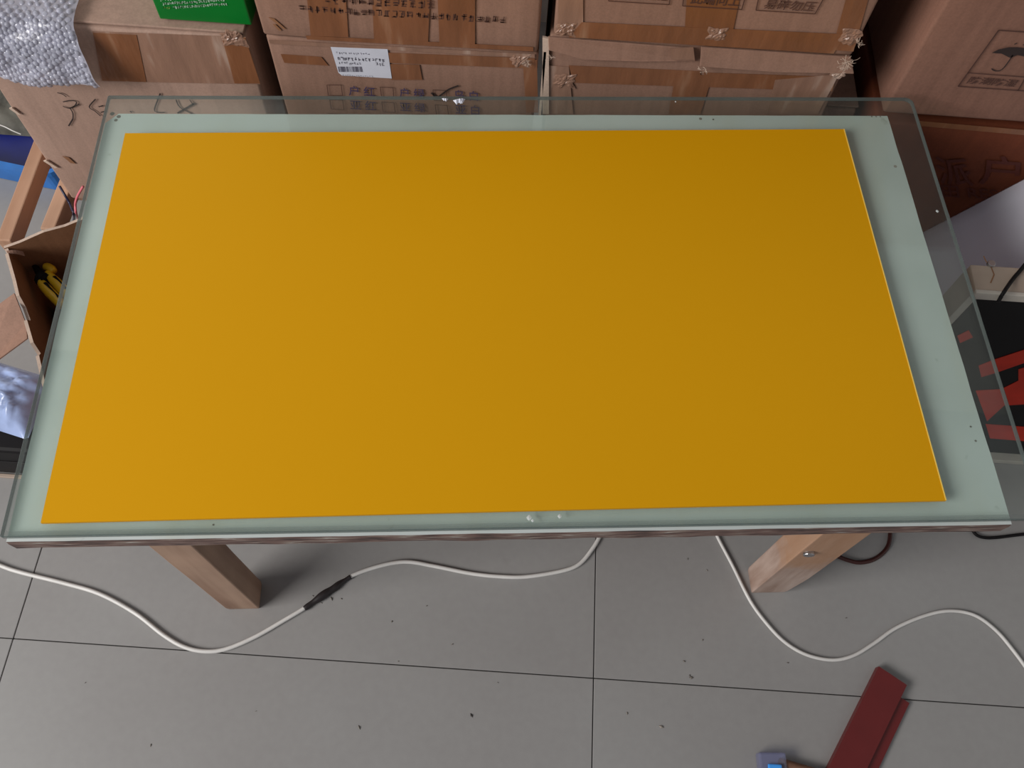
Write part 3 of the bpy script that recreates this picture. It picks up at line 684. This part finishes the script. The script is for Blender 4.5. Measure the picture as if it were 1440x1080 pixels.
# ------------------------------------------------------------------ open torn carton with pliers
ZO = 0.30
c0 = at_z(5, 346, ZO); c1 = at_z(105, 314, ZO); ex = (c1 - c0).normalized(); ey = Vector((ex.y, -ex.x, 0))        # ey runs towards the viewer
ob = thing('open_box', 'open torn cardboard box beside the left end of the table', 'box', (c0 + ex * 0.1 + ey * 0.12) * 1.0 - Vector((0, 0, ZO)), math.atan2(ex.y, ex.x))
WL, DL, th = 0.175, 0.255, 0.004
def wall(a, b_, inward, tops, name, zb=0.0):
    """a wall from a to b whose top follows the torn profile tops = [(fraction, height)]"""
    a, b_ = Vector(a), Vector(b_); mb = MB(); vs = []
    for (t, h) in tops:
        p = a.lerp(b_, t); p.z = 0
        for q in (p, p + inward * th):
            vs += [q + Vector((0, 0, zb)), q + Vector((0, 0, h))]
    n = len(tops)
    for i in range(n - 1):
        k = 4 * i
        mb.add([], [])
    fs, ms = [], []
    for i in range(n - 1):
        k = 4 * i; j = k + 4
        fs += [(k, j, j + 1, k + 1), (k + 2, k + 3, j + 3, j + 2), (k, k + 2, j + 2, j)]; ms += [0, 1, 0]
        fs.append((k + 1, j + 1, j + 3, k + 3)); ms.append(2)
    fs += [(0, 1, 3, 2), (4 * n - 4, 4 * n - 2, 4 * n - 1, 4 * n - 3)]; ms += [2, 2]
    mb.v = vs; mb.f = fs; mb.m = ms
    return mb.build(name, [M['card'], M['card_in'], M['torn']], ob)
A = c0.copy(); B = c0 + ex * WL; C_ = B + ey * DL; D = A + ey * DL
wall(A, B, ey, [(0, 0.30), (0.12, 0.301), (0.3, 0.306), (0.45, 0.304), (0.6, 0.307), (0.8, 0.304), (1, 0.30)], 'wall_panel')
wall(A, D, ex, [(0, 0.30), (0.04, 0.296), (0.06, 0.302), (0.22, 0.299), (0.33, 0.300), (0.37, 0.287), (0.44, 0.282), (0.47, 0.295), (0.60, 0.292), (0.63, 0.276), (0.66, 0.284), (0.82, 0.287), (1.0, 0.285)], 'wall_panel')
wall(B, C_, -ex, [(0, 0.30), (0.3, 0.298), (0.6, 0.30), (1, 0.295)], 'wall_panel')
wall(D, C_, -ey, [(0, 0.285), (0.3, 0.29), (0.7, 0.288), (1, 0.295)], 'wall_panel')
mb = MB(); bmid = (A + C_) / 2; mb.box((bmid.x, bmid.y, 0.003), (WL - 0.006, DL - 0.006, 0.004), math.atan2(ex.y, ex.x)); mb.build('bottom_panel', M['card_in'], ob)
mb = MB(); fa, fc_ = A.lerp(D, 0.30), A.lerp(D, 0.56)
mb.plate([fa - ex * 0.0015 + Vector((0, 0, -0.004)), A.lerp(D, 0.46) - ex * 0.0015 + Vector((0, 0, -0.018)), fc_ - ex * 0.002 + Vector((0, 0, -0.012)), A.lerp(D, 0.55) - ex * 0.075 + Vector((0, 0, -0.05)), A.lerp(D, 0.28) - ex * 0.08 + Vector((0, 0, -0.045))], (0, 0, 1), 0.003)
mb.build('side_flap', M['card'], ob, 0.0005, seg=1)
# a torn curl of paper at the near left rim
mb = MB(); q0 = A.lerp(D, 0.02); vs = []
for k in range(6):
    a = k / 5; vs += [q0 + ex * (0.002 + 0.016 * a) + Vector((0, 0, 0.0 - 0.010 * a * a)) + ey * 0.004, q0 + ex * (0.002 + 0.016 * a) + ey * (0.0085 + 0.001 * a) + Vector((0, 0, -0.002 - 0.012 * a * a))]
mb.add(vs, [(2 * k, 2 * k + 1, 2 * k + 3, 2 * k + 2) for k in range(5)]); mb.build('torn_curl', M['card'], ob)
# dark cloth filling the box, the pliers on it
cl = MB(); na = 16; ang = math.atan2(ex.y, ex.x); vs = []
for j in range(na + 1):
    for i in range(na + 1):
        a, b2 = -1 + 2 * i / na, -1 + 2 * j / na; r = max(abs(a), abs(b2))
        h = 0.232 - 0.05 * r ** 4 + 0.012 * mnoise.noise(Vector((a * 2.3, b2 * 2.7, 1)))
        if r > 0.999: h = 0.006
        vs.append(Vector((bmid.x, bmid.y, h)) + ex * a * (WL / 2 - 0.010) + ey * b2 * (DL / 2 - 0.010))
cl.add(vs, [(j * (na + 1) + i, j * (na + 1) + i + 1, (j + 1) * (na + 1) + i + 1, (j + 1) * (na + 1) + i) for j in range(na) for i in range(na)])
tag(cl.build('cloth_bundle', M['cloth'], smooth=True), 'dark cloth bundle stuffed inside the open torn box', 'cloth')
ZP = 0.250
pl = thing('pliers', 'pliers with yellow and black handles inside the open torn box', 'pliers', at_z(58, 388, ZP))
def P3(u, v, dz=0.0): return at_z(u, v, ZP + dz)
mb = MB(); mb.tube([P3(66, 394), P3(60, 388), P3(53, 380), P3(47, 372)], 0.008, 10, taper=lambda t: 1.1 - 0.75 * t); mb.tube([P3(60, 393, 0.004), P3(60, 393, -0.004)], 0.010, 12, smooth=0)
mb.build('jaw', M['black'], pl, smooth=True)
for pts in ([(56, 393), (60, 400), (70, 411), (80, 421), (88, 430)], [(66, 384), (73, 391), (82, 400), (90, 409), (97, 418)]):
    mb = MB(); mb.tube([P3(*p) for p in pts], 0.0062, 10, taper=lambda t: 0.75 + 0.4 * math.sin(t * 2.6)); h = mb.build('handle', M['grip'], pl, smooth=True)
    mb = MB(); mb.tube([P3(p[0] + 3, p[1] - 0.5, 0.003) for p in pts[1:4]], 0.0036, 8); mb.build('grip_stripe', M['black'], h, smooth=True)
mb = MB(); mb.tube([P3(63, 374), P3(70, 377), P3(76, 382)], 0.0055, 10, taper=lambda t: 0.8 + 0.3 * math.sin(3 * t)); mb.build('thumb_guard', M['grip'], pl, smooth=True)

# wires that hang behind the open box
for nm, lb, mt, pts in (('wire', 'thin pink wire hanging behind the open torn box', 'wire_pink', [(117, 262, .30), (109, 276, .285), (106, 288, .27), (108, 303, .245), (116, 318, .12), (122, 330, 0.0022)]),
                        ('wire', 'thin dark navy wire hanging behind the open torn box', 'wire_navy', [(84, 262, .27), (91, 274, .265), (98, 286, .255), (104, 303, .25), (103, 316, .12), (101, 326, 0.0022)])):
    mb = MB(); mb.tube([at_z(*p) for p in pts], 0.0017, 8); tag(mb.build(nm, M[mt], smooth=True), lb, 'wire')

# ------------------------------------------------------------------ milky bag on a black case, far left
bp = at_z(-14, 622, 0.10)
bc = thing('black_case', 'black case on the floor left of the table under a plastic bag', 'case', (bp.x, bp.y, 0))
ya_, yb_ = at_z(20, 668, 0.0).y, at_z(10, 585, 0.10).y
x1_ = at_z(34, 640, 0.10).x
mb = MB(); mb.box((x1_ - 0.15 + 0.02, (ya_ + yb_) / 2, 0.052), (0.30, yb_ - ya_, 0.096)); mb.build('shell', M['black'], bc, 0.006)
mb = MB(); mb.box((x1_ - 0.15 + 0.02, (ya_ + yb_) / 2, 0.058), (0.304, yb_ - ya_ + 0.004, 0.004)); mb.build('lid_seam', M['black'], bc, 0.001)
mb = MB(); mb.box((x1_ - 0.13, ya_ - 0.003, 0.002), (0.32, 0.006, 0.004)); mb.build('base_strip', M['beige'], bc, 0.001)
bg_ = MB(); na = 28; vs = []; q = [at_z(-60, 560, 0.11), at_z(48, 590, 0.11)]
xa, xb = at_z(-70, 560, 0.11).x, at_z(40, 600, 0.11).x; y0, y1 = at_z(20, 586, 0.11).y, at_z(20, 500, 0.11).y
for lay in (1, 0):
    for j in range(na + 1):
        for i in range(na + 1):
            a, b2 = i / na, j / na; e = (1 - abs(2 * a - 1) ** 4) * (1 - abs(2 * b2 - 1) ** 4)
            h = 0.1015 + (lay * e * (0.030 + 0.016 * mnoise.noise(Vector((a * 5, b2 * 6, 0.3))) + 0.008 * mnoise.noise(Vector((a * 16, b2 * 14, 2)))))
            vs.append(Vector((xa + (xb - xa) * a + 0.01 * b2, y0 + (y1 - y0) * b2 - 0.03 * a, h)))
n1 = (na + 1) ** 2
for j in range(na):
    for i in range(na):
        k = j * (na + 1) + i; bg_.f += [(k, k + 1, k + na + 2, k + na + 1), (n1 + k, n1 + k + na + 1, n1 + k + na + 2, n1 + k + 1)]; bg_.m += [0, 0]
bg_.v = vs; tag(bg_.build('plastic_bag', M['bag'], smooth=True), 'crumpled milky blue plastic bag lying on the black case', 'bag')

# ------------------------------------------------------------------ right: case with a beige top and a black front, foam sheet
YK = 0.55
kx0 = at_y(1380, 400, YK).x; kz = at_y(1387, 409, YK).z; kx1 = kx0 + 0.36
eq = thing('equipment_case', 'black fronted case with red printed shapes and a beige top right of the table', 'case', ((kx0 + kx1) / 2, YK + 0.08, 0))
kd = at_z(1365, 372, kz).y - YK
mb = MB(); mb.box(((kx0 + kx1) / 2, YK + kd / 2, kz - 0.006), (kx1 - kx0, kd, 0.012)); mb.build('top_panel', M['beige'], eq, 0.001)
mb = MB(); mb.box(((kx0 + kx1) / 2, YK - 0.002, kz - 0.005), (kx1 - kx0 + 0.002, 0.005, 0.013)); mb.build('top_edge', M['beige_edge'], eq, 0.001)
for x in (kx0 + 0.005, kx1 - 0.005):
    mb = MB(); mb.box((x, YK + kd / 2 + 0.001, (kz - 0.012) / 2), (0.010, kd, kz - 0.013)); mb.build('side_panel', M['beige_edge'], eq, 0.001)
mb = MB(); mb.box(((kx0 + kx1) / 2, YK + 0.006, (kz - 0.012) / 2 + 0.006), (kx1 - kx0 - 0.021, 0.008, kz - 0.026)); mb.build('front_panel', M['black'], eq, 0.001)
mb = MB(); mb.box(((kx0 + kx1) / 2, YK + kd - 0.004, (kz - 0.012) / 2), (kx1 - kx0 - 0.021, 0.006, kz - 0.014)); mb.build('back_panel', M['beige'], eq, 0.001)
mb = MB(); mb.box(((kx0 + kx1) / 2, YK - 0.002, 0.006), (kx1 - kx0 + 0.004, 0.016, 0.011)); mb.build('base_strip', M['beige_edge'], eq, 0.001)
for px in ([(1376, 514), (1396, 506), (1475, 480), (1475, 498), (1400, 524), (1380, 530)], [(1372, 549), (1408, 547), (1432, 535), (1432, 519), (1475, 506), (1475, 566), (1412, 570), (1388, 592)],
           [(1386, 596), (1440, 600), (1475, 603), (1475, 622), (1440, 620), (1392, 616)], [(1346, 472), (1362, 464), (1368, 474), (1350, 482)]):
    mb = MB(); mb.plate(yp(px, YK + 0.0018), NF, 0.0005); mb.build('printed_shape', M['red_print'], eq)
mb = MB(); p = at_z(1393, 372, kz); mb.tube([p + Vector((0, 0, -0.001)), p + Vector((0, 0, 0.003))], 0.0045, 10, smooth=0); mb.build('screw', M['steel'], eq, 0.0006)
mb = MB(); mb.ribbon([at_z(*p, kz + 0.0004) for p in ((1383, 360), (1387, 368), (1394, 376), (1398, 386), (1393, 398))], 0.0014, (0, 0, 1)); mb.build('crack', M['card_in'], eq)
mb = MB(); pts = [at_z(1475, 330, kz + 0.02), at_z(1440, 374, kz + 0.006), at_z(1424, 393, kz + 0.004)] + [at_y(1411, 412, YK - 0.010), at_y(1404, 424, YK - 0.008)]
mb.tube(pts, 0.0022, 8); tag(mb.build('cable', M['black'], smooth=True), 'short black cable lying over the beige case top', 'cable')

# foam sheet: a thick curved sheet leaning on the dark carton behind the case
fs_ = MB(); nu, nv = 24, 16; vs = []
tA, tB = at_y(1285, 337, 0.785), at_y(1440, 256, 0.785); dT = (tB - tA)
yb0 = YK + kd + 0.012
for lay in (0, 1):
    for j in range(nv + 1):
        for i in range(nu + 1):
            a, b2 = -0.4 + i / nu * 2.1, j / nv; p = tA + dT * a
            q = min(1, b2 / 0.625); z = p.z - 0.05 * q - 0.02 * q ** 4; y = 0.788 + (yb0 - 0.788) * q
            if b2 > 0.625: z *= 1 - (b2 - 0.625) / 0.375
            vs.append(Vector((p.x, y + lay * 0.004, max(0.001, z - lay * 0.006 * (b2 < 0.7)))))
n1 = (nu + 1) * (nv + 1)
for j in range(nv):
    for i in range(nu):
        k = j * (nu + 1) + i; fs_.f += [(k, k + 1, k + nu + 2, k + nu + 1), (n1 + k, n1 + k + nu + 1, n1 + k + nu + 2, n1 + k + 1)]
bd = list(range(nu + 1)) + [(j + 1) * (nu + 1) + nu for j in range(nv)] + [nv * (nu + 1) + i for i in range(nu - 1, -1, -1)] + [j * (nu + 1) for j in range(nv - 1, 0, -1)]
fs_.f += [(bd[k], bd[(k + 1) % len(bd)], n1 + bd[(k + 1) % len(bd)], n1 + bd[k]) for k in range(len(bd))]
fs_.v = vs; fs_.m = [0] * len(fs_.f)
tag(fs_.build('foam_sheet', M['foam'], smooth=True), 'lavender white foam sheet bent over behind the beige topped case', 'foam sheet')

# ------------------------------------------------------------------ cables on the floor
RC = 0.0029
c1 = thing('power_cable', 'long white cable with a black taped splice on the floor under the table front', 'cable', at_z(460, 835))
pL = [(-60, 770), (0, 795), (30, 805), (90, 820), (140, 835), (190, 862), (230, 893), (260, 910), (290, 916), (320, 912), (360, 895), (400, 872), (430, 854), (460, 833), (490, 812), (530, 797), (570, 790), (610, 796), (660, 806), (700, 810.5), (740, 811), (790, 803), (815, 793), (833, 772), (843, 755), (852, 735), (850, 700)]
mb = MB(); mb.tube([at_z(u, v, RC) for u, v in pL], RC, 10); mb.build('sheath', M['cable_white'], c1, smooth=True)
mb = MB(); mb.tube([at_z(*p, RC + 0.0005) for p in ((428, 856), (436, 850), (446, 843), (460, 833), (470, 827), (480, 819), (493, 811))], RC * 1.5, 10, taper=lambda t: 0.82 + 0.5 * math.sin(math.pi * t) ** 2 + 0.12 * math.sin(t * 19))
mb.build('tape_wrap', M['tape_black'], c1, smooth=True)
pR = [(985, 700), (998, 730), (1010, 757), (1030, 795), (1055, 845), (1080, 879), (1105, 904), (1135, 921), (1170, 928), (1200, 922), (1230, 904), (1260, 883), (1300, 866), (1335, 859), (1370, 865), (1400, 886), (1425, 915), (1450, 950), (1480, 1000)]
mb = MB(); mb.tube([at_z(u, v, 0.0025) for u, v in pR], 0.0025, 10); tag(mb.build('power_cable', M['cable_white'], smooth=True), 'thin white cable curving past the right table leg to the corner', 'cable')
mb = MB(); mb.tube([at_z(*p) for p in ((1178, 782, .004), (1190, 787, .004), (1208, 791, .004), (1228, 787, .004), (1244, 775, .004), (1251, 760, .004), (1252, 735, .004))], 0.0032, 8)
tag(mb.build('cable', M['cable_red'], smooth=True), 'dark red cable looped on the floor behind the right table leg', 'cable')
mb = MB(); mb.tube([at_z(*p, 0.003) for p in ((1360, 725), (1366, 742), (1373, 752), (1384, 756), (1400, 756), (1425, 753), (1460, 749))], 0.0024, 8)
tag(mb.build('cable', M['black'], smooth=True), 'thin black cable on the floor at the right edge by the table corner', 'cable')

# ------------------------------------------------------------------ red metal profile, lower right
rA, rB = at_z(1236, 937, 0.012), at_z(1277, 960, 0.012); rC = at_z(1165, 1080, 0.012)
ax = (rA - rC).normalized(); side = (rB - rA); side = (side - ax * side.dot(ax)); wd = side.length; side.normalize()
end_b = rA - ax * 0.36
pr = thing('metal_profile', 'dark red painted folded metal strip lying on the tiles at lower right', 'metal strip', (rA + end_b) / 2 - Vector((0, 0, 0.012)))
def strip(sec, a0, a1, name, bv=0.0):
    mb = MB(); n = len(sec); vs = []
    for s in (a0, a1):
        vs += [rA + side * x + ax * s + Vector((0, 0, z - 0.012)) for x, z in sec]
    mb.add(vs, [tuple(range(n - 1, -1, -1)), tuple(range(n, 2 * n))] + [(i, (i + 1) % n, n + (i + 1) % n, n + i) for i in range(n)])
    return mb.build(name, M['red_metal'], pr, bv)
strip([(0, 0.0), (0.0015, 0.0), (0.0015, 0.0105), (wd - 0.0015, 0.0105), (wd - 0.0015, 0.004), (wd, 0.004), (wd, 0.012), (0, 0.012)], 0, -0.36, 'top_face')
off = (at_z(1270, 980, 0.012) - rA).dot(ax)
strip([(wd - 0.001, 0.004), (wd + 0.0130, 0.004), (wd + 0.0130, 0.0), (wd + 0.0145, 0.0), (wd + 0.0145, 0.0055), (wd - 0.001, 0.0055)], off, -0.36, 'side_lip')

# ------------------------------------------------------------------ small clear plastic cap with a blue insert, bottom edge
cp = at_z(1082, 1074, 0.0); tl_ = thing('small_tool', 'small tool with clear plastic cap and blue insert at the bottom edge', 'tool', cp)
mb = MB(); mb.box((cp.x, cp.y - 0.006, 0.010), (0.036, 0.038, 0.018), 0.05); mb.build('clear_cap', M['clear_plastic'], tl_, 0.003)
mb = MB(); q = at_z(1087, 1078, 0.02); mb.box((q.x + 0.002, q.y - 0.010, 0.0215), (0.018, 0.026, 0.004), 0.0); mb.build('blue_insert', M['bright_blue'], tl_, 0.0015)
mb = MB(); p0, p1 = at_z(1096, 1074, 0.008), at_z(1150, 1090, 0.008); mb.tube([p0, (p0 + p1) / 2, p1], 0.0078, 10); mb.build('shaft', M['leg_dark'], tl_, smooth=True)

# ------------------------------------------------------------------ specks on the tiles
dm = MB()
for (u, v, s) in ((663, 1006, 3), (930, 1022, 3.5), (972, 953, 3), (882, 1003, 2), (505, 1023, 3), (212, 1048, 2), (636, 906, 2), (962, 930, 2), (994, 802, 1.6), (967, 786, 1.6), (466, 842, 3.2), (551, 874, 1.6), (600, 852, 1.4), (1190, 869, 1.6), (440, 838, 1.5), (480, 842, 1.6), (452, 848, 1.4), (1108, 932, 1.6), (988, 900, 1.5), (970, 950, 1.6), (360, 1000, 1.3), (120, 960, 1.4), (700, 960, 1.2), (560, 930, 1.2)):
    p = at_z(u, v, 0.0002); s *= 0.0011; a = random.uniform(0, 3.14); d1 = Vector((math.cos(a), math.sin(a), 0)) * s; d2 = Vector((-math.sin(a), math.cos(a), 0)) * s * random.uniform(0.3, 0.7)
    dm.add([p - d1, p + d2, p + d1, p - d2, p + Vector((0, 0, s * 0.6))], [(0, 1, 4), (1, 2, 4), (2, 3, 4), (3, 0, 4), (3, 2, 1, 0)])
o = dm.build('floor_debris', M['dust']); o['kind'] = 'stuff'; tag(o, 'scattered crumbs and shavings on the floor tiles', 'debris')
